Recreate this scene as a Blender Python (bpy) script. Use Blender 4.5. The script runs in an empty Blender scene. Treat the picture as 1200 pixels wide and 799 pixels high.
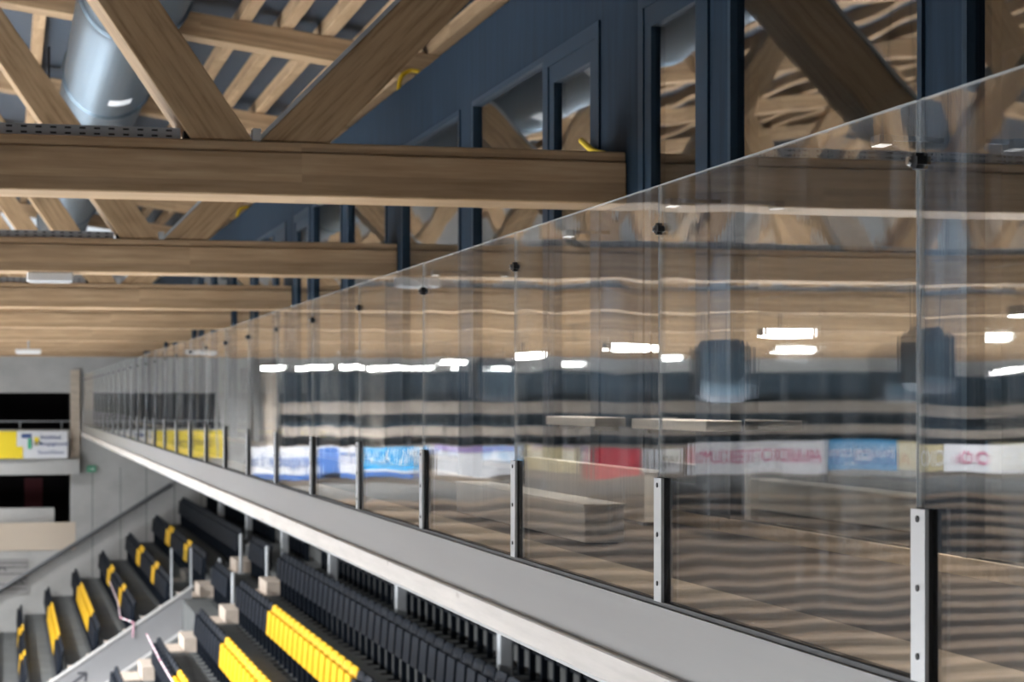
import bpy, bmesh, math, random
from mathutils import Vector, Matrix
random.seed(7)
R = math.radians
S = bpy.context.scene
C = S.collection

# ------------------------------------------------------------------ camera, world, light, exposure
F_PX = 2400.0                       # focal length in pixels of the 1200 px wide frame
YAW = math.atan(593.0 / F_PX)       # rail direction (+Y) vanishes at x = 7
cam_d = bpy.data.cameras.new('camera')
cam = bpy.data.objects.new('camera', cam_d); C.objects.link(cam)
cam.location = (0, 0, 0)
cam.rotation_euler = (R(90), 0, -YAW)
cam_d.sensor_width = 36.0
cam_d.lens = 36.0 * F_PX / 1200.0
cam_d.shift_y = 69.5 / 1200.0       # horizon sits at y = 469 of 799
cam_d.clip_end = 400
cam_d.dof.use_dof = True
cam_d.dof.focus_distance = 7.2
cam_d.dof.aperture_fstop = 4.8
S.camera = cam

w = bpy.data.worlds.new('world'); S.world = w; w.use_nodes = True
bg = w.node_tree.nodes['Background']
bg.inputs[0].default_value = (0.88, 0.94, 1.0, 1); bg.inputs[1].default_value = 1.0
S.view_settings.view_transform = 'Standard'
S.view_settings.look = 'None'
S.view_settings.gamma = 1.0
S.view_settings.use_curve_mapping = False
S.view_settings.exposure = -0.25
LAMP_W = 6200.0                      # each rink floodlight

# ------------------------------------------------------------------ measured layout (metres, eye at the origin)
GX = 2.19                           # balustrade glass plane
FX = 3.74                           # blue timber facade plane
WY = 62.0                           # far end wall
FLOOR = -0.70
ICE = -10.0
TY0, TDY = 12.16, 7.66              # first truss, truss spacing
CH_Z0, CH_H, CH_W = 1.217, 0.325, 0.46
J0, JD = 2.606, 2.06                # glass joints
ROWX, ROWP, ROWZ, ROWR = 5.0, 0.78, -2.88, 0.515   # seat rows
def topz(x): return 5.17 - 0.137 * (x if x > -14 else -28 - x)   # underside of the top chords, ridge over the rink
NT = 7
TRUSS_Y = [TY0 + TDY * i for i in range(-1, NT)]

# ------------------------------------------------------------------ materials
MATS = {}
def mat(name, color=(.5,.5,.5), rough=.6, metal=0, spec=.5):
    m = bpy.data.materials.new(name); m.use_nodes = True
    b = m.node_tree.nodes['Principled BSDF']
    b.inputs['Base Color'].default_value = (*color, 1)
    b.inputs['Roughness'].default_value = rough
    b.inputs['Metallic'].default_value = metal
    b.inputs['Specular IOR Level'].default_value = spec
    MATS[name] = m
    return m
def N(m, t, **kw):
    n = m.node_tree.nodes.new(t)
    for k, v in kw.items(): setattr(n, k, v)
    return n
def L(m, a, b): m.node_tree.links.new(a, b)
def coords(m, scale=(1,1,1), rot=(0,0,0)):
    tc = N(m, 'ShaderNodeTexCoord'); mp = N(m, 'ShaderNodeMapping')
    mp.inputs['Scale'].default_value = scale; mp.inputs['Rotation'].default_value = rot
    L(m, tc.outputs['Object'], mp.inputs['Vector'])
    return mp.outputs[0]
def noise(m, vec, scale=5, detail=4, rough=.5):
    n = N(m, 'ShaderNodeTexNoise'); n.inputs['Scale'].default_value = scale
    n.inputs['Detail'].default_value = detail; n.inputs['Roughness'].default_value = rough
    L(m, vec, n.inputs['Vector']); return n.outputs['Fac']
def ramp(m, fac, stops):
    r = N(m, 'ShaderNodeValToRGB'); cr = r.color_ramp
    while len(cr.elements) < len(stops): cr.elements.new(.5)
    for e, (p, c) in zip(cr.elements, stops): e.position = p; e.color = (*c, 1) if len(c) == 3 else c
    L(m, fac, r.inputs[0]); return r.outputs[0]
def mixc(m, fac, a, b, blend='MIX'):
    x = N(m, 'ShaderNodeMix', data_type='RGBA', blend_type=blend)
    for s, v in ((x.inputs[0], fac), (x.inputs[6], a), (x.inputs[7], b)):
        if hasattr(v, 'links'): L(m, v, s)
        elif isinstance(v, (int, float)): s.default_value = v
        else: s.default_value = (*v, 1)
    return x.outputs[2]
def math_n(m, op, a, b=None):
    x = N(m, 'ShaderNodeMath', operation=op)
    for s, v in ((x.inputs[0], a), (x.inputs[1], b)):
        if v is None: continue
        if hasattr(v, 'links'): L(m, v, s)
        else: s.default_value = v
    return x.outputs[0]
def bsdf(m): return m.node_tree.nodes['Principled BSDF']
def bump(m, h, strength=.3, dist=.01, target=None):
    b = N(m, 'ShaderNodeBump'); b.inputs['Strength'].default_value = strength; b.inputs['Distance'].default_value = dist
    L(m, h, b.inputs['Height']); L(m, b.outputs[0], target or bsdf(m).inputs['Normal'])

def wood(name, dark, mid, light, lam=True, rough=.55):
    """glulam: grain runs along local X, lamellas stacked along local Z"""
    m = mat(name, mid, rough, spec=.3)
    g = noise(m, coords(m, (1.1, 16, 16)), 1.6, 6, .62)
    col = ramp(m, g, [(.28, dark), (.5, mid), (.72, light)])
    if lam:
        v = coords(m, (.42, 0.001, 22))
        wn = N(m, 'ShaderNodeTexWhiteNoise', noise_dimensions='3D')
        sn = N(m, 'ShaderNodeVectorMath', operation='FLOOR'); L(m, v, sn.inputs[0]); L(m, sn.outputs[0], wn.inputs['Vector'])
        t = ramp(m, wn.outputs['Value'], [(0, (.80,.78,.76)), (1, (1.12,1.12,1.12))])
        col = mixc(m, 1.0, col, t, 'MULTIPLY')
    k = noise(m, coords(m, (.8, 4, 4)), 1.3, 2)
    col = mixc(m, ramp(m, k, [(.66, (0,0,0)), (.74, (.55,.55,.55))]), col, tuple(c*.55 for c in dark))
    L(m, col, bsdf(m).inputs['Base Color'])
    bump(m, g, .15, .004)
    return m
wood('timber', (.36,.235,.130), (.45,.305,.180), (.53,.375,.230))
wood('timber_rough', (.22,.13,.065), (.43,.285,.160), (.51,.355,.21), lam=False)
wood('timber_dark', (.18,.105,.055), (.26,.16,.085), (.33,.21,.12))
wood('timber_floor', (.07,.05,.035), (.10,.073,.05), (.13,.095,.065), lam=False)
wood('timber_kerb', (.58,.44,.30), (.66,.52,.36), (.72,.58,.42), lam=False)
wood('post_timber', (.45,.38,.30), (.55,.47,.38), (.62,.54,.45), lam=False)

def streaky(name, base, var, rough=.5, scale=(1,1,1), metal=0, spec=.4):
    m = mat(name, base, rough, metal)
    n = noise(m, coords(m, scale), 2.0, 5, .6); bsdf(m).inputs['Specular IOR Level'].default_value = spec
    col = ramp(m, n, [(.3, tuple(c*(1-var) for c in base)), (.7, tuple(min(1, c*(1+var)) for c in base))])
    L(m, col, bsdf(m).inputs['Base Color'])
    return m
m = streaky('edge_board', (.60,.555,.515), .10, .6, (6,.6,8))
sp = noise(m, coords(m, (14, 3.2, 9)), 1.0, 1)
base_out = [l.from_socket for l in m.node_tree.links if l.to_socket == bsdf(m).inputs['Base Color']][0]
L(m, mixc(m, ramp(m, sp, [(.71,(0,0,0)), (.78,(.8,.8,.8))]), base_out, (.36,.31,.27)), bsdf(m).inputs['Base Color'])
streaky('fascia_metal', (.25,.241,.233), .03, .42, (3,.25,6))
streaky('blue_timber', (.012,.024,.040), .30, .6, (6,6,.5), spec=.10)
mat('blue_frame', (.016,.031,.050), .42, spec=.15)
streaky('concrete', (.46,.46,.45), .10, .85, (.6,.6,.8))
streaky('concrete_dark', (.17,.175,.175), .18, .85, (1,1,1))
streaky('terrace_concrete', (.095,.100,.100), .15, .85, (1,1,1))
mat('rail_dark', (.13,.135,.145), .5)
mat('pale_board', (.62,.53,.43), .7)
streaky('concrete_light', (.33,.325,.32), .06, .8, (1,1,1))
streaky('step_beige', (.46,.39,.33), .08, .8, (3,3,3))
mat('parapet_white', (.215,.215,.222), .7, spec=.2)
mat('black_rubber', (.008,.008,.009), .6)
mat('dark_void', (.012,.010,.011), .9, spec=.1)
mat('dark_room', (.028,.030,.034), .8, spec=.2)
mat('dark_red', (.10,.012,.018), .7)
mat('bracket_metal', (.60,.61,.62), .34, .55)
mat('chrome', (.72,.72,.73), .18, 1.0)
mat('bolt_dark', (.02,.02,.022), .45, .6)
mat('post_grey', (.42,.44,.46), .5, .2)
mat('seat_black', (.005,.008,.014), .6, spec=.14)
mat('seat_yellow', (.66,.39,.014), .5, spec=.2)
mat('yellow_cable', (.80,.55,.02), .45)
mat('housing_dark', (.020,.028,.040), .5)
mat('lamp_white', (.82,.82,.82), .4)
mat('sign_green', (.05,.42,.22), .5)
mat('paper_white', (.82,.83,.84), .6)
mat('pale_ply', (.86,.79,.69), .6)
mat('banner_white', (.82,.84,.88), .55)
mat('banner_yellow', (.86,.66,.02), .55)
mat('banner_blue', (.010,.29,.60), .5)
mat('banner_deepblue', (.030,.115,.36), .5)
mat('banner_red', (.70,.03,.06), .5)
mat('banner_purple', (.30,.22,.46), .55)
mat('banner_beige', (.60,.52,.30), .6)
mat('ink_blue', (.05,.10,.28), .6)
mat('ink_pink', (.62,.06,.20), .6)
mat('ink_dark', (.05,.05,.06), .6)
mat('tape_pink', (.62,.30,.38), .5)
mat('beige_wall', (.48,.41,.34), .7)
mat('tier_parapet', (.27,.235,.20), .7)
mat('navy_seating', (.014,.040,.062), .6)
mat('ice', (.86,.89,.92), .35)
mat('step_dark', (.035,.032,.030), .8)
mat('step_wood', (.20,.15,.11), .7)
mat('walk_glow', (1,1,1)); b = bsdf(MATS['walk_glow']); b.inputs['Emission Color'].default_value = (1,.95,.88,1); b.inputs['Emission Strength'].default_value = 1.2
mat('lens_glow', (1,1,1)); b = bsdf(MATS['lens_glow']); b.inputs['Emission Color'].default_value = (1,.99,.97,1); b.inputs['Emission Strength'].default_value = 45

m = mat('galvanised', (.15,.195,.235), .32, .75)
v = coords(m, (1,1,1)); wv = N(m, 'ShaderNodeTexWave', wave_type='BANDS', bands_direction='Y'); wv.inputs['Scale'].default_value = 6.5; wv.inputs['Distortion'].default_value = 0
L(m, v, wv.inputs['Vector']); bump(m, wv.outputs['Fac'], .6, .02)
m = mat('tray_metal', (.42,.44,.47), .45, .5)          # slotted cable tray side, two rows of slots
v = coords(m); sx = N(m, 'ShaderNodeSeparateXYZ'); L(m, v, sx.inputs[0])
fx = math_n(m, 'FRACT', math_n(m, 'MULTIPLY', sx.outputs['X'], 12.0))
inx = math_n(m, 'LESS_THAN', fx, .42)
fz = math_n(m, 'FRACT', math_n(m, 'MULTIPLY', math_n(m, 'ADD', sx.outputs['Z'], .0325), 1/.0325))
inz = math_n(m, 'LESS_THAN', math_n(m, 'ABSOLUTE', math_n(m, 'SUBTRACT', fz, .5)), .17)
L(m, mixc(m, math_n(m, 'MULTIPLY', inx, inz), (.42,.44,.47), (.02,.02,.02)), bsdf(m).inputs['Base Color'])
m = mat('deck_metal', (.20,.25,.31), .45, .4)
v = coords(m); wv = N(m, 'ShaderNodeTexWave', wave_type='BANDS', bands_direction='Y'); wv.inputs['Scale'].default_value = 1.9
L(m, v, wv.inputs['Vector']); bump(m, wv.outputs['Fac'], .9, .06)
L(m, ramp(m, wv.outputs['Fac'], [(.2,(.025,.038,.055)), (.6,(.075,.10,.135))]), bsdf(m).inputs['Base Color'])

def glass(name, f0, power, wav, tint=(1,1,1), streak=0.0, rough=0.0, gain=1.0):
    """thin sheet: see-through, mirroring by Schlick's law, faintly wavy; both faces behave alike"""
    m = bpy.data.materials.new(name); m.use_nodes = True; MATS[name] = m
    nt = m.node_tree; nt.nodes.remove(nt.nodes['Principled BSDF'])
    out = nt.nodes['Material Output']
    lw = N(m, 'ShaderNodeLayerWeight'); lw.inputs[0].default_value = .5
    f = math_n(m, 'ADD', math_n(m, 'MULTIPLY', math_n(m, 'POWER', lw.outputs['Facing'], power), (1-f0)*gain), f0)
    tr = N(m, 'ShaderNodeBsdfTransparent'); tr.inputs[0].default_value = (*tint, 1)
    gl = N(m, 'ShaderNodeBsdfGlossy'); gl.inputs['Roughness'].default_value = rough; gl.inputs[0].default_value = (1,1,1,1)
    h = None
    for sc, amp in wav:
        o = N(m, 'ShaderNodeObjectInfo')
        vv = coords(m, sc)
        ad = N(m, 'ShaderNodeVectorMath', operation='ADD'); L(m, vv, ad.inputs[0])
        rv = N(m, 'ShaderNodeVectorMath', operation='SCALE'); rv.inputs['Scale'].default_value = 40
        cx = N(m, 'ShaderNodeCombineXYZ'); L(m, o.outputs['Random'], cx.inputs[0]); L(m, o.outputs['Random'], cx.inputs[1]); L(m, cx.outputs[0], rv.inputs[0])
        L(m, rv.outputs[0], ad.inputs[1])
        t = math_n(m, 'MULTIPLY', noise(m, ad.outputs[0], 1.0, 1.0), amp)
        h = t if h is None else math_n(m, 'ADD', h, t)
    bump(m, h, 1.0, 1.0, gl.inputs['Normal'])
    mx = N(m, 'ShaderNodeMixShader'); L(m, f, mx.inputs[0]); L(m, tr.outputs[0], mx.inputs[1]); L(m, gl.outputs[0], mx.inputs[2])
    res = mx.outputs[0]
    if streak:
        df = N(m, 'ShaderNodeBsdfDiffuse'); df.inputs[0].default_value = (.75,.78,.82,1)
        s1 = noise(m, coords(m, (1, 26, 1.1)), 1.0, 4, .7); s2 = noise(m, coords(m, (1, 1.2, 1.6)), 1.0, 2)
        k = math_n(m, 'MULTIPLY', ramp(m, s1, [(.50,(0,0,0)), (.78,(1,1,1))]), ramp(m, s2, [(.38,(.25,.25,.25)), (.7,(1,1,1))]))
        k = math_n(m, 'ADD', math_n(m, 'MULTIPLY', k, streak), .005)
        m2 = N(m, 'ShaderNodeMixShader'); L(m, k, m2.inputs[0]); L(m, res, m2.inputs[1]); L(m, df.outputs[0], m2.inputs[2]); res = m2.outputs[0]
    L(m, res, out.inputs[0])
    return m
glass('balustrade_glass', .05, 2.0, [((1, 1.1, 1.6), .0028), ((1, 14, 1.2), .00016)], (.985,.99,.99), streak=.20, rough=.005, gain=.43)
glass('window_glass', .08, 2.9, [((1, 1.3, 1.0), .0013)], (.75,.78,.80), rough=.02, gain=.95)
m = mat('glass_edge', (.80,.84,.85), .25); bsdf(m).inputs['Alpha'].default_value = .38  # pale edge strips carry the bevel highlight in their colour
m = mat('glass_edge_soft', (.80,.84,.85), .25); bsdf(m).inputs['Alpha'].default_value = .22
glass('clear_rail_glass', .06, 4.0, [((1,1,1), .0001)], (.88,.93,.95))

# ------------------------------------------------------------------ mesh helpers
BOXF = [(0,3,2,1),(4,5,6,7),(0,1,5,4),(1,2,6,5),(2,3,7,6),(3,0,4,7)]
class MB:
    def __init__(s): s.v = []; s.f = []; s.mi = []; s.sm = []
    def add(s, vs, fs, mi=0, smooth=False):
        o = len(s.v); s.v += [tuple(v) for v in vs]; s.f += [tuple(i+o for i in f) for f in fs]
        s.mi += [mi]*len(fs); s.sm += [smooth]*len(fs); return s
    def box(s, x0, x1, y0, y1, z0, z1, mi=0):
        return s.add([(x0,y0,z0),(x1,y0,z0),(x1,y1,z0),(x0,y1,z0),(x0,y0,z1),(x1,y0,z1),(x1,y1,z1),(x0,y1,z1)], BOXF, mi)
    def prism_y(s, poly, y0, y1, mi=0):      # poly of (x,z), counter-clockwise seen from -Y
        n = len(poly)
        vs = [(x,y0,z) for x,z in poly] + [(x,y1,z) for x,z in poly]
        fs = [tuple(range(n)), tuple(range(2*n-1, n-1, -1))] + [(i, i+n, (i+1)%n+n, (i+1)%n) for i in range(n)]
        return s.add(vs, fs, mi)
    def tube(s, pts, r, n=10, mi=0, caps=True):
        pts = [Vector(p) for p in pts]; vs = []
        up = None
        for i, p in enumerate(pts):
            d = (pts[min(i+1,len(pts)-1)] - pts[max(i-1,0)]).normalized()
            ref = Vector((0,0,1)) if abs(d.z) < .9 else Vector((1,0,0))
            if up is None: up = (ref - d*ref.dot(d)).normalized()
            else: up = (up - d*up.dot(d)).normalized()
            sd = d.cross(up)
            rr = r[i] if isinstance(r, (list, tuple)) else r
            vs += [p + (up*math.cos(2*math.pi*k/n) + sd*math.sin(2*math.pi*k/n))*rr for k in range(n)]
        fs = [(i*n+k, i*n+(k+1)%n, (i+1)*n+(k+1)%n, (i+1)*n+k) for i in range(len(pts)-1) for k in range(n)]
        s.add(vs, fs, mi, True)
        if caps: s.add(vs[:n], [tuple(range(n-1,-1,-1))], mi); s.add(vs[-n:], [tuple(range(n))], mi)
        return s
    def mesh(s, name, mats):
        me = bpy.data.meshes.new(name); me.from_pydata(s.v, [], s.f)
        for mm in (mats if isinstance(mats, (list, tuple)) else [mats]): me.materials.append(MATS[mm])
        me.polygons.foreach_set('material_index', s.mi); me.polygons.foreach_set('use_smooth', s.sm)
        me.update(); return me
    def build(s, name, mats, parent=None, bevel=0):
        me = s.mesh(name, mats)
        if bevel:
            bm = bmesh.new(); bm.from_mesh(me)
            bmesh.ops.bevel(bm, geom=list(bm.edges), offset=bevel, segments=1, affect='EDGES', clamp_overlap=True)
            bm.to_mesh(me); bm.free()
        return link(name, me, parent)
def link(name, me, parent=None):
    o = bpy.data.objects.new(name, me); C.objects.link(o)
    if parent is not None: o.parent = parent
    return o
def tag(o, label=None, cat=None, group=None, kind=None):
    if label: o['label'] = label
    if cat: o['category'] = cat
    if group: o['group'] = group
    if kind: o['kind'] = kind
    return o
def thing(name, label, cat, loc=(0,0,0), group=None, kind=None):
    o = bpy.data.objects.new(name, None); C.objects.link(o); o.location = loc; o.empty_display_size = .1
    return tag(o, label, cat, group, kind)
def struct(o, label=None, cat=None): return tag(o, label, cat, kind='structure')
def beam(name, p0, p1, wid, hei, mt, parent, origin, cut=None):
    """timber from p0 to p1 (centre lines), local X along it, wid across (local Y), hei (local Z)"""
    p0, p1 = Vector(p0), Vector(p1); d = p1 - p0; ln = d.length; d.normalize()
    y = Vector((0,0,1)).cross(d).normalized(); z = d.cross(y)
    mb = MB().box(0, ln, -wid/2, wid/2, -hei/2, hei/2)
    o = mb.build(name, mt, parent, bevel=.008)
    M = Matrix((d, y, z)).transposed().to_4x4(); M.translation = p0 - Vector(origin)
    o.matrix_local = M
    return o
def text_mesh(body, size, mt, align='CENTER', sx=1.0):
    cu = bpy.data.curves.new('lettering', 'FONT'); cu.body = body; cu.size = size; cu.align_x = align; cu.align_y = 'CENTER'; cu.extrude = .004
    cu.resolution_u = 3; cu.space_character = 1.0
    o = bpy.data.objects.new('lettering', cu); C.objects.link(o)
    dg = bpy.context.evaluated_depsgraph_get()
    me = bpy.data.meshes.new_from_object(o.evaluated_get(dg))
    bpy.data.objects.remove(o); bpy.data.curves.remove(cu)
    me.materials.clear(); me.materials.append(MATS[mt]); me.name = 'lettering'
    if sx != 1: me.transform(Matrix.Scale(sx, 4, (1,0,0)))
    return me

# ================================================================== SETTING
# ---- ice, end walls
struct(MB().box(-36, -4.6, -12, 56, ICE-.3, ICE).build('floor', 'ice'), 'white ice rink far below the stands', 'floor')
wall = MB()
OX0, OX1 = -1.8, 1.85
def wbox(x0, x1, z0, z1): wall.box(x0, x1, WY, WY+.4, z0, z1)
wbox(OX1, 8.5, -9, 4.2); wbox(-36, OX0, -9, 7.0); wbox(OX0, OX1, .22, 4.2); wbox(OX0, OX1, -2.2, -.86); wbox(OX0, OX1, -9, -4.36)
ew = struct(wall.build('wall_end', 'concrete'), 'grey concrete end wall at the far end of the stand', 'wall')
for x in (2.49, 3.31, 4.07, 4.9, 5.7):
    MB().box(x-.012, x+.012, WY-.004, WY, -5.5, -2.0).build('panel_joint', 'concrete_dark', ew)
MB().box(OX1, 2.12, WY-.12, WY, -1.9, .9).build('end_post', 'post_timber', ew)
MB().box(-2.0, 2.1, WY-.35, WY, -2.18, -1.72).build('slab_edge', 'concrete', ew)
MB().box(-3, 2.0, WY-.02, WY, -4.42, -3.6).build('parapet_board', 'pale_board', ew)
MB().box(-3, 1.4, WY+.5, WY+.9, -3.7, -3.2).build('counter', 'concrete', ew)
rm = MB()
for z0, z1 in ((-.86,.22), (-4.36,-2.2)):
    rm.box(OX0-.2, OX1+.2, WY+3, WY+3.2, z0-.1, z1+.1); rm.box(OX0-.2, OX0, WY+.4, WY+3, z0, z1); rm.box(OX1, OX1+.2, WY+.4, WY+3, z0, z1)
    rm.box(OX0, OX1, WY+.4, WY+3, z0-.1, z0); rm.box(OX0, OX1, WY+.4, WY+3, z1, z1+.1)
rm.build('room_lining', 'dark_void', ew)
MB().box(.55, 1.1, WY+2.9, WY+2.98, -3.6, -2.4).build('red_door', 'dark_red', ew)
rl = MB(); rl.tube([(OX0, WY+.15, -.62), (OX1, WY+.15, -.62)], .02, 6)
for x in (-1, .4, 1.6): rl.tube([(x, WY+.15, -.86), (x, WY+.15, -.62)], .02, 6)
rl.build('opening_rail', 'post_grey', ew)
struct(MB().box(-36, 8.5, -12.4, -12, ICE, 7).build('wall_near', 'concrete_dark'), 'plain concrete wall closing the near end', 'wall')

# ---- roof deck with purlins
RY0, RY1 = -12, WY+.4
dk = MB()
xs = [8.5, -14, -36]
for a, b_ in zip(xs, xs[1:]):
    za, zb = topz(a)+.56, topz(b_)+.56
    dk.add([(a,RY0,za),(a,RY1,za),(b_,RY1,zb),(b_,RY0,zb),(a,RY0,za+.15),(a,RY1,za+.15),(b_,RY1,zb+.15),(b_,RY0,zb+.15)], [(0,1,2,3),(7,6,5,4),(0,4,5,1),(1,5,6,2),(2,6,7,3),(3,7,4,0)])
ceil = struct(dk.build('ceiling', 'deck_metal'), 'blue-grey corrugated metal roof deck', 'ceiling')
px_list = [.47, -.9, -2.0, 3.12, 3.68, 4.24, 4.80, 5.7] + [-3.2 - 1.1*i for i in range(10)]
for x in px_list:
    zb = topz(x) + CH_H + .02
    beam('purlin', (x, RY0, zb+.103), (x, RY1, zb+.103), .18, .20, 'timber', ceil, (0,0,0))

# ---- gallery: slab, floor, fascia, edge board
gal = MB().box(GX+.13, 6.9, -12, WY-.01, -1.03, FLOOR-.02)
struct(gal.build('gallery_slab', 'concrete_dark'), 'concrete gallery slab above the upper seats', 'slab')
struct(MB().box(GX+.34, FX, -12, WY-.02, FLOOR-.02, FLOOR).build('gallery_floor', 'timber_floor'), 'dark timber walkway floor behind the glass', 'floor')
struct(MB().box(GX+.02, GX+.34, -12, WY-.02, FLOOR-.02, FLOOR+.005).build('trim_1', 'timber_kerb'), 'pale timber kerb along the inner foot of the glass', 'kerb')
struct(MB().box(GX-.025, GX, -12, WY-.15, -.925, -.705).build('trim_2', 'fascia_metal'), 'smooth grey metal fascia below the glass balustrade', 'fascia')
struct(MB().box(GX-.018, GX+.022, -12, WY-.15, -.705, -.688).build('trim_3', 'black_rubber'), 'thin black rubber gasket at the foot of the glass', 'gasket')
struct(MB().box(GX-.05, GX+.13, -12, WY-.15, -1.035, -.925).build('trim_4', 'edge_board', bevel=.006), 'pale whitewashed timber edge board below the grey fascia', 'edge board')
struct(MB().box(GX-.03, GX+.13, -12, WY-.15, -1.055, -1.035).build('trim_5', 'bracket_metal'), 'thin metal drip edge under the pale edge board', 'edge trim')
struct(MB().box(FX-.03, FX, -12, WY-.02, FLOOR, FLOOR+.07).build('baseboard_right', 'timber_kerb'), 'pale timber skirting at the foot of the blue facade', 'baseboard')

# ---- blue facade with windows
fac = MB(); ZB, ZH, ZT = FLOOR, 2.46, 3.054
fac.box(FX, FX+.16, -12, WY-.02, ZH, ZT)
bays, cols = [], []
for i in range(-2, NT):
    yc = TY0 + TDY*i
    c0, c1 = yc-.27, yc+.58
    cols.append((c0, c1)); fac.box(FX, FX+.16, c0, c1, ZB, ZH)
    nx = TY0 + TDY*(i+1) - .27
    if i == NT-1: nx = WY-.02
    bays.append((c1, nx, i))
wins = []
for y0, y1, i in bays:
    if i == -1: segs = [(y0, 7.55, 'p'), (7.55, 7.92, 'm'), (7.92, 10.3, 'p'), (10.3, 10.62, 'm'), (10.62, y1, 'c')]
    elif i == NT-1: segs = [(y0, y1, 'p')]
    elif i % 2 == 0: segs = [(y0, y0+1.38, 'c'), (y0+1.38, y0+3.72, 'p'), (y0+3.72, y0+4.2, 'm'), (y0+4.2, y1, 'p')]
    else: segs = [(y0, y0+2.4, 'p'), (y0+2.4, y0+2.85, 'm'), (y0+2.85, y0+5.05, 'p'), (y0+5.05, y0+5.4, 'm'), (y0+5.4, y1, 'c')]
    for a, b_, k in segs:
        if k == 'm': fac.box(FX, FX+.16, a, b_, ZB, ZH)
        else: wins.append((a, b_, k))
fw = struct(fac.build('wall_right', 'blue_timber'), 'dark blue timber facade along the gallery', 'wall')
for n, (a, b_, k) in enumerate(wins):
    wo = thing('window_%d' % (n+1), 'dark blue framed %s in the gallery facade' % ('narrow casement' if k == 'c' else 'wide fixed window'), 'window', (FX, (a+b_)/2, ZB), kind='structure')
    ya, yb, za, zb = a-(a+b_)/2, b_-(a+b_)/2, 0, ZH-ZB
    t = .045 if k == 'p' else .10
    f = MB().box(-.015, .10, ya, ya+t, za, zb).box(-.015, .10, yb-t, yb, za, zb).box(-.015, .10, ya+t, yb-t, zb-t, zb).box(-.015, .10, ya+t, yb-t, za, za+t)
    fo = f.build('frame', 'blue_frame', wo)
    g = t
    if k == 'c':
        g = t + .13
        s_ = MB().box(-.005, .08, ya+t, ya+g, za+t, zb-t).box(-.005, .08, yb-g, yb-t, za+t, zb-t).box(-.005, .08, ya+g, yb-g, zb-g, zb-t).box(-.005, .08, ya+g, yb-g, za+t, za+g)
        s_.build('sash', 'blue_frame', wo)
    MB().box(.025, .040, ya+g, yb-g, za+g, zb-g).build('pane', 'window_glass', wo)
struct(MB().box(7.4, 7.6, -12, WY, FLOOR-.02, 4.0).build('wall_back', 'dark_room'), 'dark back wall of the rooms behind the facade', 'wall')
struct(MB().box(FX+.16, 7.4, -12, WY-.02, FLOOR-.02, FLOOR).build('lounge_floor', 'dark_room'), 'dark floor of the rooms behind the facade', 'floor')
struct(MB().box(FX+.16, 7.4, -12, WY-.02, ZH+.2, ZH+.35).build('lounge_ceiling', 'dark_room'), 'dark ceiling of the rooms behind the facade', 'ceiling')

# ---- terrace of the stand
def tread(k): return ROWZ - ROWR*k - .84
AISLE = (38.9, 40.3); VOM = (40.3, 44.0); AISLE2 = (44.2, 45.6)
KMAX = 12
def terrace(y0, y1, k0, k1, drop=0):
    mb = MB()
    for k in range(k0, k1+1):
        x1 = ROWX - ROWP*k + .22; x0 = x1 - ROWP - .02
        mb.box(x0, x1, y0, y1, tread(k)-1.1-drop, tread(k)-drop)
    return mb
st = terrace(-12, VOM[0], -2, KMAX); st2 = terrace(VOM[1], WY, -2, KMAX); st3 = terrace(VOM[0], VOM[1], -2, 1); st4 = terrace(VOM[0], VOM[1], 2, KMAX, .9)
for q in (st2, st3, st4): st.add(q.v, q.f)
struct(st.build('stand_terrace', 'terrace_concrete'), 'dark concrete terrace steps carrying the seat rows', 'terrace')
struct(MB().box(7.0, 7.2, -12, WY, -4, -1.03).build('wall_stand', 'beige_wall'), 'beige wall behind the top row under the gallery', 'wall')

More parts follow.
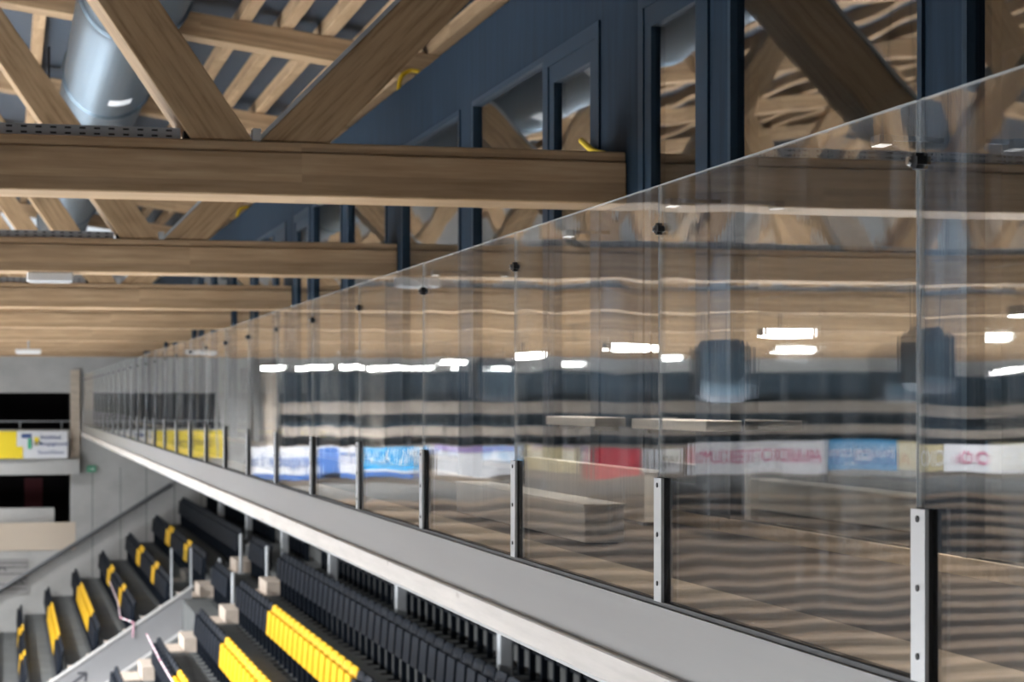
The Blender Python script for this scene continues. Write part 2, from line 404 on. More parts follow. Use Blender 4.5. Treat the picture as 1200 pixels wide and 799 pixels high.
# ================================================================== THINGS
# ---- roof trusses
node = 6.0
def make_truss(y, label):
    yc = y + CH_W/2; org = (0, yc, CH_Z0)
    t = thing('roof_truss', label, 'truss', org, 'timber roof trusses')
    zc = CH_Z0 + (CH_H-.065)/2
    beam('bottom_chord', (-34, yc, zc), (FX-.002, yc, zc), CH_W, CH_H-.065, 'timber', t, org)
    beam('top_board', (-34, yc, CH_Z0+CH_H-.0325), (FX-.002, yc, CH_Z0+CH_H-.0325), CH_W-.03, .063, 'timber', t, org)
    for a, b_ in ((8.2, -14), (-14, -34)):
        za, zb = topz(a)+CH_H/2+.01, topz(b_)+CH_H/2+.01
        beam('top_chord', (b_, yc, zb), (a, yc, za), CH_W-.02, CH_H, 'timber', t, org)
    x = 1.45
    zt = CH_Z0 + CH_H
    i = 0
    while x > -33:
        # left-leaning and right-leaning diagonals of one V, cut flat on the chords
        for sgn in (-1, 1):
            dx = -.545/.8 if sgn < 0 else .96
            cx = x - .205 if sgn < 0 else x + .225
            h2 = .183 if sgn < 0 else .205
            z1 = topz(cx + dx*1.9) + .01
            for _ in range(4): z1 = topz(cx + dx*(z1-zt)) + .01
            if sgn > 0 and i > 0:
                z1 = topz(x+2.9) + .01; dx = (x + node - .205 - .545/.8*(z1-zt) - cx - .4) / (z1-zt)
            ex = cx + dx*(z1-zt)
            yy = .20
            z0 = zt + .002
            vs = [(cx-h2, z0), (cx+h2, z0), (ex+h2, z1-.03), (ex-h2, z1-.03)]
            # local frame along the timber so that the grain follows it
            d = Vector((ex-cx, 0, z1-z0)).normalized(); yv = Vector((0,1,0)); zv = d.cross(yv)
            M = Matrix((d, yv, zv)).transposed().to_4x4(); M.translation = Vector((cx, yc, z0))
            Mi = M.inverted()
            mb = MB().prism_y([(p[0], p[1]) for p in vs], yc-yy, yc+yy)
            mb.v = [tuple(Mi @ Vector(p)) for p in mb.v]
            o = mb.build('diagonal', 'timber_rough', t, bevel=.006)
            M.translation = Vector((cx, yc, z0)) - Vector(org); o.matrix_local = M
            if sgn > 0 and i == 0:
                sp_ = MB().prism_y([(cx-h2-.035, z0), (cx-h2-.002, z0), (ex-h2-.002, z1-.03), (ex-h2-.035, z1-.03)], yc-yy-.015, yc+yy)
                sp_.v = [(p[0]-org[0], p[1]-org[1], p[2]-org[2]) for p in sp_.v]
                sp_.build('steel_plate', 'post_grey', t)
        if i == 0:
            sb = MB().box(x-.03, x+.02, -CH_W/2-.004, -CH_W/2+.1, CH_H+.0, CH_H+.07)
            sb.build('node_plate', 'bracket_metal', t)
        x -= node; i += 1
    return t
ordn = ['nearest', 'second nearest', 'third', 'fourth', 'fifth', 'sixth', 'seventh and farthest']
for i, y in enumerate(TRUSS_Y):
    lab = 'glulam timber roof truss above and just out of the picture' if i == 0 else 'glulam timber roof truss with wide bottom beam, %s of the row' % ordn[min(i-1, 6)]
    make_truss(y, lab)

# ---- cable trays lying on the bottom chords
for i, y in enumerate(TRUSS_Y[:4]):
    zt = CH_Z0 + CH_H
    tr = thing('cable_tray', ['slotted galvanised cable tray on a roof beam beside the viewer', 'slotted galvanised cable tray on the nearest roof beam', 'slotted galvanised cable tray on the second roof beam', 'slotted galvanised cable tray on the third roof beam'][i], 'cable tray', (-16, y+.06, zt+.001), 'cable trays on the beams')
    MB().box(0, 17.0, -.002, .0, 0, .065).build('front_side', 'tray_metal', tr)
    MB().box(0, 17.0, .19, .192, 0, .065).build('back_side', 'tray_metal', tr)
    MB().box(0, 17.0, 0, .19, 0, .003).build('tray_base', 'tray_metal', tr)
    ec = MB().box(17.02, 17.10, 0, .10, .0, .05); ec.build('cable_end', 'bolt_dark', tr)

# ---- spiral ventilation duct
DX, DZ, DR = 1.19, 3.90, .52
du = thing('ventilation_duct', 'large round galvanised spiral duct hanging between the roof trusses', 'duct', (DX, 0, DZ))
ys = [-11 + 2*i for i in range(0, 36)]
MB().tube([(0, y, 0) for y in ys], DR, 40).build('duct_tube', 'galvanised', du)
for y in [4.1, 9.3, 14.5, 19.65, 24.9, 30.1, 34.9, 40.5, 45.7, 50.9, 56.1]:
    MB().tube([(0,y-.06,0),(0,y-.05,0),(0,y-.015,0),(0,y-.014,0),(0,y+.015,0),(0,y+.016,0),(0,y+.05,0),(0,y+.06,0)], [DR+.002,DR+.012,DR+.012,DR+.03,DR+.03,DR+.012,DR+.012,DR+.002], 40, caps=False).build('flange', 'galvanised', du)
for y, a, w_, h_ in ((23.5, -82, .13, .20), (20.7, -55, .09, .15), (31.0, -85, .14, .22)):
    st_ = MB()
    for q in range(4):
        a0, a1 = R(a - w_/DR*57.3 + q*w_/DR*57.3/2), R(a - w_/DR*57.3 + (q+1)*w_/DR*57.3/2)
        st_.add([(math.cos(a0)*(DR+.004), y, math.sin(a0)*(DR+.004)), (math.cos(a1)*(DR+.004), y, math.sin(a1)*(DR+.004)), (math.cos(a1)*(DR+.004), y+h_*2.2, math.sin(a1)*(DR+.004)), (math.cos(a0)*(DR+.004), y+h_*2.2, math.sin(a0)*(DR+.004))], [(0,1,2,3)])
    st_.build('sticker', 'paper_white', du)
for y in (9.0, 33.0, 40.6):
    hb = MB().tube([(math.cos(R(a))*(DR+.015), y, math.sin(R(a))*(DR+.015)) for a in range(180, 361, 15)], .012, 6)
    for sx_ in (-1, 1): hb.box(sx_*(DR+.015)-.02, sx_*(DR+.015)+.02, y-.02, y+.02, 0, topz(DX)+.55-DZ)
    hb.build('hanger', 'bolt_dark', du)

# ---- strip lights under the beams
def strip_light(x0, x1, y, z, drop, label):
    t = thing('strip_light', label, 'light', ((x0+x1)/2, y, z), 'strip lights under the roof beams')
    h = (x1-x0)/2
    MB().box(-h, h, -.07, .07, -drop-.09, -drop).build('housing', 'lamp_white', t, bevel=.012)
    MB().box(-h+.03, h-.03, -.05, .05, -drop-.10, -drop-.088).build('diffuser', 'paper_white', t)
    if drop > .01:
        MB().tube([(0,0,-drop),(0,0,0)], .018, 8).build('rod', 'post_grey', t)
    else:
        MB().box(-.1, .1, -.05, .05, -.001, 0).build('mount', 'lamp_white', t)
strip_light(.19, .62, TRUSS_Y[2]+.12, CH_Z0, .002, 'white strip light fixed under the second roof beam')
strip_light(.19, .70, TRUSS_Y[5]+.2, CH_Z0, .17, 'small white strip light hanging on a rod under a far beam')

# ---- glass balustrade panels
words = ['first', 'second', 'third', 'fourth', 'fifth', 'sixth', 'seventh', 'eighth', 'ninth', 'tenth', 'eleventh', 'twelfth', 'thirteenth', 'fourteenth', 'fifteenth', 'sixteenth', 'seventeenth', 'eighteenth', 'nineteenth']
for tens, td in (('twenty', 'twentieth'), ('thirty', 'thirtieth'), ('forty', 'fortieth'), ('fifty', 'fiftieth')):
    words += [td] + ['%s-%s' % (tens, q) for q in words[:9]]
TOPZ, BOTZ = .742, -.688
def pane_mesh(ln):
    t = .006; e = .003; s_ = .004
    mb = MB()
    mb.box(-t, t, s_, ln-s_, 0, TOPZ-BOTZ-e, 0)
    mb.box(-t, t, s_, ln-s_, TOPZ-BOTZ-e, TOPZ-BOTZ, 1)
    mb.box(-t, t, 0, s_, 0, TOPZ-BOTZ, 2); mb.box(-t, t, ln-s_, ln, 0, TOPZ-BOTZ, 2)
    return mb.mesh('pane', ['balustrade_glass', 'glass_edge', 'glass_edge_soft'])
PANE = pane_mesh(JD-.008)
brk = MB().box(-.027, -.0165, -.04, .04, 0, .422); BRK = brk.mesh('bracket', 'bracket_metal')
GSK = MB().box(-.0164, -.0066, -.041, .038, 0, .424).box(.0066, .010, -.036, .036, 0, .422).mesh('gasket', 'black_rubber')
def cyl_x(x0, x1, y, z, r, n=10):
    return MB().tube([(x0,y,z),(x1,y,z)], r, n)
BLT = cyl_x(-.030, -.0272, 0, 0, .0085).mesh('bolt', 'bolt_dark')
CL1 = MB().box(-.018, .018, -.024, .018, -.010, .010).box(-.016, .016, -.010, .010, -.02, .02).mesh('clip', 'bolt_dark')
CL2 = MB().box(-.024, -.0185, .004, .017, -.014, .012).tube([(-.03,.010,.0),(-.018,.010,.0)], .010, 10).mesh('clip_screw', 'chrome')
NP = 28
for i in range(-2, NP):
    y0 = J0 + JD*i
    k = i + 1
    if y0 + JD > WY-.1: break
    lab = 'clear glass balustrade panel outside the picture, %s the viewer' % ('beside' if k == 0 else 'behind') if k < 1 else ('%s clear glass balustrade panel counted from the right edge' % words[k-1] if k <= 12 else '%s glass balustrade panel from the right edge, small and far off' % words[k-1])
    gp = thing('glass_balustrade', lab, 'balustrade', (GX, y0, BOTZ), 'glass balustrade panels')
    p = link('pane', PANE, gp); p.location = (0, .004, 0)
    p.rotation_euler = (0, R(random.uniform(-.06, .06)), R(random.uniform(-.10, .10)))
    b_ = link('bracket', BRK, gp); b_.location = (0, JD-.045, 0)
    g_ = link('gasket', GSK, gp); g_.location = (0, JD-.045, 0)
    for z in (.062, .229, .398):
        q = link('bolt', BLT, b_); q.location = (0, 0, z)
    c_ = link('clip', CL1, gp); c_.location = (0, JD, .59-BOTZ)
    link('clip_screw', CL2, c_)

# ---- seats
bkm = MB()
prof = [(.10,.42),(.075,.55),(.085,.70),(.115,.84)]
yy = [-.225,-.19,0,.19,.225]; bul = [.03,.01,0,.01,.03]
vs, fs = [], []
for side, off in ((0,0),(1,.028)):
    for (px_, pz_) in prof:
        for y_, bl in zip(yy, bul): vs.append((px_+off-bl, y_, pz_-(.02 if abs(y_)>.2 and pz_>.8 else 0)))
nr, nc = 4, 5
for r_ in range(nr-1):
    for c_ in range(nc-1):
        a = r_*nc+c_; fs.append((a, a+nc, a+nc+1, a+1)); a += nr*nc; fs.append((a, a+1, a+nc+1, a+nc))
o_ = nr*nc
for c_ in range(nc-1): fs.append((c_, c_+1, o_+c_+1, o_+c_)); a = (nr-1)*nc+c_; fs.append((a, o_+a, o_+a+1, a+1))
for r_ in range(nr-1): a = r_*nc; fs.append((a, o_+a, o_+a+nc, a+nc)); a += nc-1; fs.append((a, a+nc, o_+a+nc, o_+a))
bkm.add(vs, fs, 0, True)
pan = MB().add([(-.03,-.21,.36),(.05,-.21,.36),(.05,.21,.36),(-.03,.21,.36),(.00,-.20,.74),(.045,-.20,.74),(.045,.20,.74),(.00,.20,.74)], BOXF)
leg = MB().box(.02, .09, -.03, .03, 0, .40).box(-.06, .14, -.05, .05, 0, .012).box(-.02, .10, -.20, .20, .36, .40)
SEAT = {}
for c_ in ('seat_black', 'seat_yellow'):
    SEAT[c_] = (bkm.mesh('backrest', c_), pan.mesh('seat_pan', c_))
LEG = leg.mesh('stanchion', 'seat_black')
PITCH = .53
def yellow(k, y):
    if y < AISLE[0]: return k in (1, 2, 3) and 25.6 < y < 33.9
    if y > AISLE2[1]:
        if k in (4, 5): return 48.8 < y < 56.6
        if k in (1, 2, 3, 6): return 49.3 < y < 50.6 or 54.9 < y < 56.1
    return False
seats = []
for k in range(-1, 8):
    y = AISLE[0]-.35
    while y > 9: seats.append((k, y, 'near')); y -= PITCH
    if k <= 1:
        y = VOM[0]+.35
        while y < VOM[1]-.2: seats.append((k, y, 'mid')); y += PITCH
    y = AISLE2[1]+.35
    while y < WY-.4: seats.append((k, y, 'far')); y += PITCH
ct, sn_ = math.cos(YAW), math.sin(YAW)
def proj(x, y, z):
    d = x*sn_ + y*ct
    return 600 + F_PX*(x*ct-y*sn_)/d, 469 - F_PX*z/d, d
def shown(k, y):
    x = ROWX-ROWP*k; z = tread(k)+.6
    u, v_, d = proj(x, y, z)
    if not (-12 < u < 1210 and v_ < 812): return False
    t = GX/x                                   # hidden behind fascia and edge board?
    return not (x > GX and z*t > -1.055)
vis = sorted([s_ for s_ in seats if shown(s_[0], s_[1])], key=lambda s_: proj(ROWX-ROWP*s_[0], s_[1], 0)[2])
ind = set(vis[:300])
rown = {-1: 'half-hidden row under the gallery', 0: 'top visible row', 1: 'second visible row', 2: 'third visible row', 3: 'fourth visible row', 4: 'fifth visible row', 5: 'sixth visible row', 6: 'lowest visible row', 7: 'row below the picture'}
blk = {'near': 'towards the viewer', 'mid': 'in the short block', 'far': 'towards the end wall'}
cnt = {}
rest = {}
for k, y, bl in seats:
    cnt[(k, bl)] = cnt.get((k, bl), 0) + 1
    x = ROWX - ROWP*k; z = tread(k)
    cn = 'seat_yellow' if yellow(k, y) else 'seat_black'
    if (k, y, bl) in ind:
        nm = 'yellow' if cn == 'seat_yellow' else 'black'
        lab = '%s folding seat, %s from the stairway, %s, %s' % (nm, words[cnt[(k, bl)]-1], rown[k], blk[bl])
        t = thing('stadium_seat', lab, 'seat', (x, y, z), 'stadium seats %s %s' % (rown[k], blk[bl]))
        link('backrest', SEAT[cn][0], t); link('seat_pan', SEAT[cn][1], t); link('stanchion', LEG, t)
    elif (bl == 'far' and k < 8) or y > 14:
        mb = rest.setdefault(cn, MB())
        for src in (bkm, pan, leg): mb.add([(a+x, b2+y, c2+z) for a, b2, c2 in src.v], src.f)
for cn, mb in rest.items():
    tag(mb.build('stadium_seats', cn), 'remaining %s stadium seats of the stand farther off or out of view' % cn[5:], 'seats', kind='stuff')
print('SEATS visible', len(vis), 'all', len(seats))

# ---- aisle steps
for (a0, a1), an in ((AISLE, 'near stairway'), (AISLE2, 'far stairway')):
    for k in range(-1, 8):
        x1 = ROWX - ROWP*k + .22 - ROWP
        s_ = MB().box(x1-.40, x1, a0+.08, a1-.08, tread(k+1), tread(k+1)+ROWR/2)
        s_.box(x1-.02, x1+.36, a0+.08, a1-.08, tread(k)-.0, tread(k)+.02)
        kk = ['topmost', 'second', 'third', 'fourth', 'fifth', 'sixth', 'seventh', 'eighth', 'ninth'][k+1]
        tag(s_.build('aisle_step', 'step_beige'), 'pale concrete step of the %s, %s from the gallery' % (an, kk), 'step', 'aisle steps of the %s' % an)

# ---- stairway parapet (vomitory)
sl = ROWR/ROWP
def para_z(x): return -4.03 + (x-3.81)*sl
vp = thing('stair_parapet', 'white sloping parapet wall of the stairway opening in the stand', 'parapet', (3.85, VOM[1], para_z(3.85)-1.3))
org = Vector(vp.location)
def para(name, x0, x1, zt0, zb0, y0, y1, mt):
    mb = MB().prism_y([(x0, para_z(x0)+zb0), (x1, para_z(x1)+zb0), (x1, para_z(x1)+zt0), (x0, para_z(x0)+zt0)], y0, y1)
    mb.v = [(p[0]-org.x, p[1]-org.y, p[2]-org.z) for p in mb.v]
    return mb.build(name, mt, vp)
para('wall_panel', -4.5, 3.85, 0, -.80, VOM[1]-.02, VOM[1]+.16, 'parapet_white')
para('coping', -4.5, 3.88, .05, 0, VOM[1]-.05, VOM[1]+.20, 'concrete_light')
para('ledge', -4.5, 3.85, -.74, -.80, VOM[1]-.30, VOM[1]-.02, 'concrete_light')
para('base_wall', -4.5, 3.85, -.80, -1.75, VOM[1]-.28, VOM[1]+.16, 'concrete_dark')
ar = MB()
for p, q in (((0,0),(.32,.24)), ((.32,.24),(.14,.24)), ((.32,.24),(.30,.06))):
    ar.tube([(p[0], 0, p[1]), (q[0], 0, q[1])], .028, 6)
ar.v = [(v_[0]+1.32-org.x, v_[1]*.2+VOM[1]-.024-org.y, v_[2]+para_z(1.32)-.30-org.z) for v_ in ar.v]
ar.build('painted_arrow', 'ink_dark', vp)
# end cheek and glass guard at its head
gg = thing('glass_guard', 'small glass guard standing at the head of the white parapet', 'guard rail', (3.80, VOM[1]+.08, para_z(3.8)+.05))
MB().box(-.36, .02, -.008, .008, .05, .80).build('pane', 'clear_rail_glass', gg)
for x in (-.38, .03): MB().box(x-.02, x+.02, -.03, .03, .01 if x > 0 else -.22, .84).build('post', 'post_grey', gg)
# stairway handrail posts
for x, y, lab in ((4.33, 40.38, 'grey steel handrail post by the near stairway, second row'), (5.0, 40.38, 'grey steel handrail post by the near stairway, top row'), (4.45, 44.13, 'grey steel handrail post by the far stairway, second row'), (4.9, 44.13, 'grey steel handrail post by the far stairway, top row')):
    k = round((ROWX-x)/ROWP)
    t = thing('handrail_post', lab, 'post', (x, y, tread(k)), 'stairway handrail posts')
    MB().tube([(0,0,0),(0,0,.85)], .035, 10).build('tube', 'post_grey', t)
    MB().box(-.07, .07, -.07, .07, 0, .015).build('foot_plate', 'post_grey', t)
# gallery columns
for i in range(7):
    y = 22.4 + 6.25*(i-1)
    t = thing('gallery_column', '%s slim grey column carrying the gallery behind the seats' % (['unseen nearest', 'first', 'second', 'third', 'fourth', 'fifth', 'sixth'][i]), 'column', (5.45, y, tread(-1)), 'columns under the gallery')
    h = -1.03 - tread(-1)
    MB().box(-.075, .075, -.075, .075, 0, h).build('shaft', 'post_grey', t, bevel=.01)
    MB().box(-.12, .12, -.12, .12, 0, .02).build('foot_plate', 'post_grey', t)
# sloping handrail on the end wall
zr = lambda x: -2.5 + (x-4.82)*sl*.93
hr = thing('wall_handrail', 'dark grey sloping handrail fixed to the concrete end wall', 'handrail', (4.8, WY-.1, -2.55))
hp = MB().tube([(-3.5-4.8, 0, zr(-3.5)+2.55), (0.02, 0, zr(4.82)+2.55)], .06, 8); hp.build('rail', 'rail_dark', hr)
for x in (-2.5, -1, .5, 2.0, 3.4, 4.5):
    MB().tube([(x-4.8, 0, zr(x)+2.55), (x-4.8, .095, zr(x)+2.5)], .02, 6).build('wall_bracket', 'post_grey', hr)
# exit sign
es = thing('exit_sign', 'small green emergency exit sign on the end wall', 'sign', (2.46, WY-.07, -2.03))
MB().box(-.13, .13, -.03, .03, -.09, .09).build('panel', 'sign_green', es)
am = MB().box(-.09, .03, -.036, -.03, -.015, .015).add([(.02,-.034,-.05),(.10,-.034,0),(.02,-.034,.05)], [(0,1,2)])
am.build('arrow', 'paper_white', es)
# wall plan drawing at the lower left of the end wall
wp = thing('wall_sign', 'pale sign with dark line drawing low on the end wall', 'sign', (.2, WY-.02, -5.2))
MB().box(-.75, .45, -.01, .01, -.5, .55).build('board', 'concrete_light', wp)
ln_ = MB()
for z in (-.35, -.2, .1, .3, .42): ln_.box(-.7, .40, -.016, -.011, z-.012, z+.012)
ln_.tube([(.3,-.014,-.2),(.18,-.014,-.05),(.3,-.014,.05),(.36,-.014,-.08)], .02, 6)
ln_.tube([(-.45,-.014,.2),(-.3,-.014,.32),(-.2,-.014,.2)], .02, 6)
ln_.build('drawing', 'ink_dark', wp)
# barrier tape
def tape(pts, label):
    t = MB()
    for i in range(len(pts)-1):
        a, b_ = Vector(pts[i]), Vector(pts[i+1]); n = max(1, int((b_-a).length/.25))
        for q in range(n):
            p, r_ = a.lerp(b_, q/n), a.lerp(b_, (q+1)/n); t.tube([p, r_], .014, 5, mi=q % 2)
    return tag(t.build('barrier_tape', ['tape_pink', 'paper_white']), label, 'tape', 'barrier tapes')
x3 = ROWX-ROWP*3
tape([(x3-.15, 52, tread(3)+.75), (x3-.15, 48, tread(3)+.6), (x3-.25, 45.2, tread(3)+.55), (2.62, VOM[1]-.09, para_z(2.62)+.12), (2.6, VOM[1]-.09, para_z(2.6)-.18)], 'pink and white barrier tape tied across seats to the white parapet')
tape([(x3-.12, 38.6, tread(3)+.92), (x3-.12, 35.2, tread(3)+.85), (x3-.12, 30, tread(3)+.85)], 'pink and white barrier tape strung over the lower near seats')

# ---- things on the walkway behind the glass
def px_depth(x_px, X): return 2472.0*X/(x_px-7)
def px_y(x_px, X): return (px_depth(x_px, X) - X*sn_)/ct
ub = thing('bench_box', 'low pale plywood box against the blue facade behind the glass', 'box', (3.52, px_y(755, 3.45), FLOOR))
ln1 = px_y(615, 3.45) - px_y(755, 3.45)
MB().box(-.07, .01, 0, ln1, .02, .30).build('body', 'pale_ply', ub, bevel=.004)
MB().box(-.075, .015, -.005, ln1+.005, .30, .312).build('lid', 'pale_ply', ub)
MB().box(-.06, .0, .05, ln1-.05, 0, .02).build('plinth', 'bolt_dark', ub)
lb = thing('bench_box', 'lower pale plywood box in the middle of the walkway floor', 'box', (2.80, px_y(685, 2.72), FLOOR))
ln2 = px_y(535, 2.72) - px_y(685, 2.72)
MB().box(-.08, .12, 0, ln2, .01, .185).build('body', 'pale_ply', lb, bevel=.004)
MB().box(-.085, .125, -.005, ln2+.005, .185, .197).build('lid', 'pale_ply', lb)
MB().box(-.06, .10, .04, ln2-.04, 0, .01).build('plinth', 'bolt_dark', lb)
for x0, x1, lab in ((740, 827, 'near pale shelf board on the facade behind the glass'), (640, 697, 'farther pale shelf board on the facade behind the glass')):
    ya, yb = px_y(x1, 3.5), px_y(x0, 3.5)
    t = thing('wall_shelf', lab, 'shelf', (3.70, ya, FLOOR+.51), 'shelves on the facade')
    MB().box(-.20, -.002, 0, yb-ya, .03, .085).build('shelf_board', 'pale_ply', t, bevel=.004)
    for ly in (.15, yb-ya-.18): MB().box(-.16, -.002, ly, ly+.03, 0, .03).build('shelf_bracket', 'bolt_dark', t)

# ---- small wall lights added to light the walkway; two bright spots suggest them
for i, y in enumerate((4.6, 7.75, 10.45, 12.55, 16.7)):
    t = thing('wall_light', 'small dark wall light added on the blue facade, %s along the walkway' % ['unseen one', 'first', 'second', 'third', 'fourth'][i], 'wall light', (FX-.001, y, 1.06), 'walkway wall lights')
    MB().box(-.26, 0, -.012, .012, .0, .02).build('arm', 'housing_dark', t)
    MB().box(-.30, -.24, -.05, .05, -.02, .02).build('housing', 'housing_dark', t, bevel=.004)
    MB().box(-.295, -.245, -.045, .045, -.023, -.02).build('lens', 'walk_glow', t)
    ld = bpy.data.lights.new('walkway_beam', 'AREA'); ld.shape = 'RECTANGLE'; ld.size = .05; ld.size_y = .09; ld.energy = 13; ld.color = (1,.95,.88); ld.spread = R(95)
    lo = bpy.data.objects.new('walkway_beam', ld); C.objects.link(lo); lo.parent = t; lo.location = (-.27, 0, -.025)

# ---- yellow cables by the facade
def curve_pts(p, n=10):
    out = []
    for i in range(len(p)-1):
        for q in range(n):
            t = q/n; a, b_ = Vector(p[i]), Vector(p[i+1]); m0 = (Vector(p[min(i+1,len(p)-1)])-Vector(p[max(i-1,0)]))/2; m1 = (Vector(p[min(i+2,len(p)-1)])-Vector(p[i]))/2
            out.append((2*t**3-3*t*t+1)*a + (t**3-2*t*t+t)*m0 + (-2*t**3+3*t*t)*b_ + (t**3-t*t)*m1)
    out.append(Vector(p[-1])); return out
c1 = MB().tube(curve_pts([(3.99, 21.1, 2.75), (3.985, 21.1, 3.10), (4.01, 21.1, 3.36), (4.10, 21.1, 3.45), (4.20, 21.05, 3.44)]), .022, 8)
tag(c1.build('yellow_cable', 'yellow_cable'), 'yellow cable looping over the top of the blue facade', 'cable', 'yellow cables')
yq = TRUSS_Y[1]
c2 = MB().tube(curve_pts([(3.70, yq+.9, 1.72), (3.69, yq+.6, 1.62), (3.68, yq+.3, 1.562)]), .02, 8)
tag(c2.build('yellow_cable', 'yellow_cable'), 'yellow cable end lying on the nearest beam at the facade', 'cable', 'yellow cables')
c3 = MB().tube(curve_pts([(3.99, 36.3, 2.9), (3.97, 36.3, 3.2), (4.02, 36.3, 3.38), (4.16, 36.3, 3.42)]), .03, 8)
tag(c3.build('yellow_cable', 'yellow_cable'), 'small yellow cable at the facade top beyond the second beam', 'cable', 'yellow cables')

# ---- far end: tiers, banners and standing steps left of the opening (seen mirrored in the glass)
TX0, TX1 = -35, -2.6
tier = thing('end_tier', 'tiered dark boxes with beige parapets across the far end', 'grandstand', ((TX0+TX1)/2, WY, -3.2))
to = Vector(tier.location)
def tbox(name, x0, x1, y0, y1, z0, z1, mt):
    return MB().box(x0-to.x, x1-to.x, y0-to.y, y1-to.y, z0-to.z, z1-to.z).build(name, mt, tier)
for z0, z1, pr in ((-.06, .85, .06), (-.82, -.42, .08), (-1.38, -1.10, .10)): tbox('dark_band', TX0, TX1-1.2, WY-pr, WY-.01, z0, z1, 'navy_seating')
for z0, z1, pr in ((-.42, -.06, .7), (-1.10, -.82, 1.1), (-2.45, -1.38, 1.5)): tbox('parapet', TX0, TX1-1.2, WY-pr, WY-.01, z0, z1, 'tier_parapet')
tbox('corner_column', TX1-1.0, TX1-.5, WY-.6, WY-.01, -3.2, 1.1, 'beige_wall')
ss = MB()
for i in range(21):
    z1 = -3.0 - .32*i; y1 = WY-1.5-.64*i
    ss.box(TX0, TX1-1.2, y1-.64, y1, z1-.95, z1-.012, 0); ss.box(TX0, TX1-1.2, y1-.62, y1-.10, z1-.012, z1, 1); ss.box(TX0, TX1-1.2, y1-.645, y1-.64, z1-.13, z1-.012, 1)
struct(ss.build('end_terrace', ['step_dark', 'step_wood']), 'standing steps with brown timber treads below the far banners', 'terrace')
struct(MB().box(TX0, TX1-1.2, WY-1.5, WY-.01, -3.4, -2.45).build('wall_terrace', 'concrete_dark'), 'grey wall above the standing steps', 'wall')

def banner(x0, x1, z0, z1, y, mt, label, parts=(), texts=()):
    b_ = thing('banner', label, 'banner', ((x0+x1)/2, y, z0), 'advertising banners at the far end')
    xc = (x0+x1)/2
    n = 8; mb = MB()
    vs = [(x0-xc+(x1-x0)*i/n, .02*math.sin(i*2.1)-.03, 0 if j == 0 else z1-z0) for j in (0,1) for i in range(n+1)]
    vs += [(a, .012*0+b2+.012, c2) for a, b2, c2 in vs]
    o = 2*(n+1); fs = []
    for i in range(n): fs += [(i, i+1, i+n+2, i+n+1), (o+i, o+i+n+1, o+i+n+2, o+i+1)]
    mb.add(vs, fs).build('cloth', mt, b_)
    for (a, b2, c2, d2, pm) in parts: MB().box(a-xc, b2-xc, -.062, -.056, c2-z0, d2-z0).build('printed_field', pm, b_)
    for (s_, x, z, size, tm, sx_) in texts:
        me = text_mesh(s_, size, tm, sx=sx_); q = link('lettering', me, b_)
        q.location = (x-xc, -.068, z-z0); q.rotation_euler = (R(90), 0, 0)
    return b_
yb = WY-.45
banner(-1.85, 1.75, -1.70, -.90, yb, 'banner_white', 'white and yellow banner with dark lettering below the upper opening', [(-1.85, .30, -1.70, -.90, 'banner_yellow'), (.30, .48, -1.70, -1.35, 'banner_yellow'), (.44, .72, -1.10, -.98, 'ink_blue'), (.62,.72,-1.42,-1.12,'sign_green'), (.80,.93,-1.32,-1.08,'banner_yellow')],
       [('Institut', 1.28, -1.08, .19, 'ink_blue', 1.1), ('Bildungsgesund', 1.28, -1.27, .17, 'ink_blue', .95), ('Scuol-Davos', 1.28, -1.52, .15, 'ink_blue', 1.0), ('Energie', -1.0, -1.25, .36, 'ink_dark', 1.0)])
y2 = WY-1.55
z0, z1 = -2.34, -1.38
def mx(x_px, y=y2):            # photograph column of a mirrored point -> X on the far end
    k = (x_px-7)/2472.0; xm = k*y*ct/(1-k*sn_); return 2*GX - xm
banner(mx(415), mx(289), z0, z1, y2, 'banner_white', 'white banner with blue lettering and blue lower stripe', [(mx(415), mx(289), z0, z0+.16, 'banner_deepblue'), (mx(394), mx(374), z0, z1-.05, 'banner_deepblue')], [('engadin bo', mx(330), -1.78, .52, 'banner_deepblue', 1.0), ('IT', mx(405), -1.75, .5, 'banner_deepblue', 1.0)])
banner(mx(494), mx(424), z0+.05, z1-.02, y2, 'banner_blue', 'blue banner with large white letters', [(mx(494), mx(424), z0+.05, z0+.2, 'banner_deepblue'), (mx(494), mx(424), z0+.2, z0+.26, 'paper_white')], [('WAVE', mx(458), -1.72, .72, 'paper_white', 1.15)])
banner(mx(600), mx(505), z0+.05, z1, y2, 'banner_white', 'white banner with purple upper edge', [(mx(600), mx(505), z1-.16, z1, 'banner_purple')])
banner(mx(683), mx(615), z0+.15, z1-.05, y2, 'banner_beige', 'plain beige banner between the white and the red banner')
banner(mx(748), mx(690), z0, z1-.10, y2, 'banner_red', 'plain red banner hung at the far end')
banner(mx(795), mx(752), z0+.1, z1-.10, y2, 'banner_white', 'short white banner beside the red banner', [], [('VIA', mx(773), -1.88, .55, 'ink_dark', 1.0)])
banner(mx(970), mx(804), z0-.05, z1+.05, y2, 'banner_white', 'long white banner with pink lettering', [], [('AUDIOTEKUM', mx(890), -1.84, .62, 'ink_pink', 1.0), ('O', mx(812), -1.84, .5, 'ink_pink', .7)])
banner(mx(1045), mx(970.5), z0+.05, z1+.08, y2, 'banner_blue', 'bright blue banner with white lettering', [], [('hüggi.com', mx(1006), -1.72, .55, 'paper_white', .92), ('seit je', mx(1000), -2.1, .22, 'paper_white', 1.0)])
banner(mx(1102), mx(1046), z0+.1, z1+.05, y2, 'banner_beige', 'pale yellow banner with white round badges', [], [('OO', mx(1085), -1.82, .8, 'paper_white', .9)])
banner(mx(1320), mx(1103), z0+.05, z1+.08, y2, 'banner_white', 'long pale banner with small pink ring emblem', [], [('O Om', mx(1140), -1.8, .66, 'ink_pink', .8)])

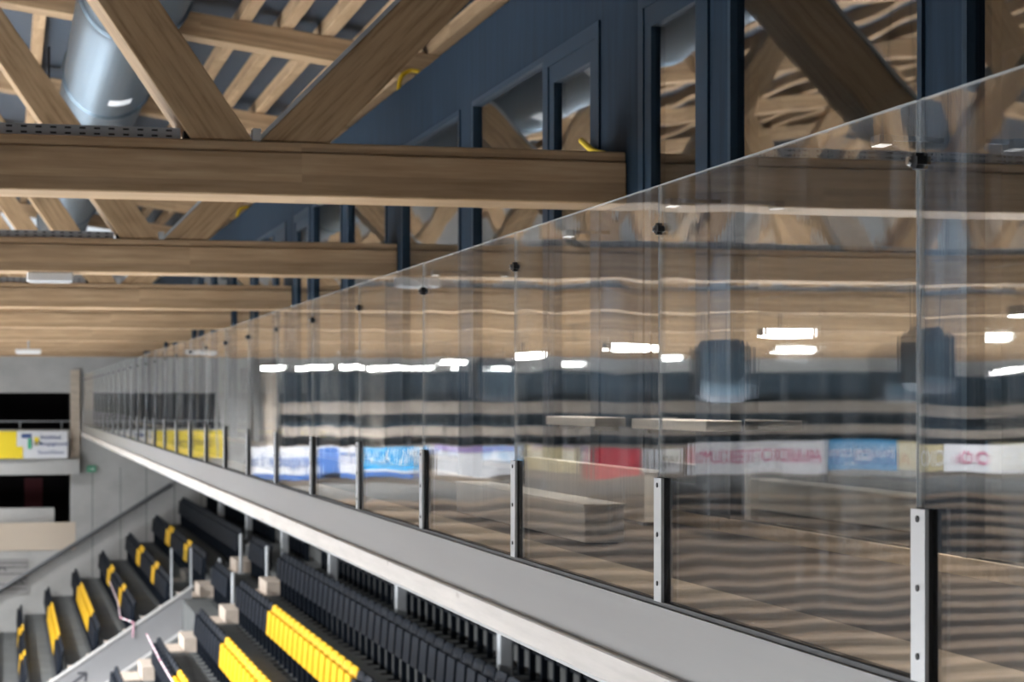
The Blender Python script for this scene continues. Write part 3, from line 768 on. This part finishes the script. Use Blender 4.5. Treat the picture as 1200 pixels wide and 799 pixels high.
# ---- rink floodlights and loudspeakers hanging from the trusses
def floodlight(x, y, label, power=LAMP_W, tilt=0):
    z = CH_Z0
    t = thing('floodlight', label, 'floodlight', (x, y, z), 'rink floodlights under the trusses')
    MB().tube([(0,0,-.22),(0,0,0)], .02, 8).build('stem', 'bolt_dark', t)
    MB().box(-.36, .36, -.20, .20, -.33, -.22).build('housing', 'housing_dark', t, bevel=.02)
    MB().box(-.33, .33, -.17, .17, -.345, -.33).box(-.33, .33, -.215, -.20, -.325, -.235).build('lens', 'lens_glow', t)
    ld = bpy.data.lights.new('floodlight_beam', 'AREA'); ld.shape = 'RECTANGLE'; ld.size = .66; ld.size_y = .34; ld.energy = power; ld.color = (.98,.99,1); ld.spread = R(160)
    lo = bpy.data.objects.new('floodlight_beam', ld); C.objects.link(lo); lo.parent = t; lo.location = (0, 0, -.352)
for i, y in enumerate(TRUSS_Y):
    for x, sd in ((-6.5, 'stand side'), (-26.0, 'opposite side')):
        floodlight(x, y+CH_W/2, 'bright rink floodlight on the %s under %s' % (sd, 'the unseen truss beside the viewer' if i == 0 else 'the %s truss' % ordn[i-1].replace(' and farthest','')), LAMP_W*[.08,.45,.85,1.1,1.1,.6,.15,.06][i])
for x, lab in ((-3.0, 'first'), (-4.2, 'second'), (-5.3, 'third')):
    floodlight(x, TRUSS_Y[-1]+CH_W/2, '%s extra floodlight under the farthest truss' % lab, LAMP_W*.03)
def speaker(y, wdt, hgt, zc, label):
    z1 = zc + hgt/2
    t = thing('loudspeaker', label, 'loudspeaker', (-6.7, y, zc-hgt/2), 'loudspeakers over the rink')
    MB().prism_y([(-wdt/2,.1),(-wdt/2+.1,0),(wdt/2-.1,0),(wdt/2,.1),(wdt/2,hgt-.15),(wdt/2-.2,hgt),(-wdt/2+.2,hgt),(-wdt/2,hgt-.15)], -.3, .3).build('cabinet', 'housing_dark', t)
    MB().box(-wdt/2+.06, wdt/2-.06, -.312, -.30, .12, hgt-.18).build('grille', 'navy_seating', t)
    hh = topz(-6.7)+.5-(zc-hgt/2)
    for sx_ in (-.2, .2): MB().tube([(sx_, 0, hgt-.02), (sx_, 0, hh)], .012, 6).build('hanging_cable', 'bolt_dark', t)
speaker(31.0, .85, .95, .45, 'dark loudspeaker hanging over the rink between middle trusses')
speaker(47.3, .85, 1.0, .48, 'dark loudspeaker hanging over the rink towards the far end')
speaker(23.4, .5, .8, .5, 'dark loudspeaker hanging over the rink nearest the viewer')
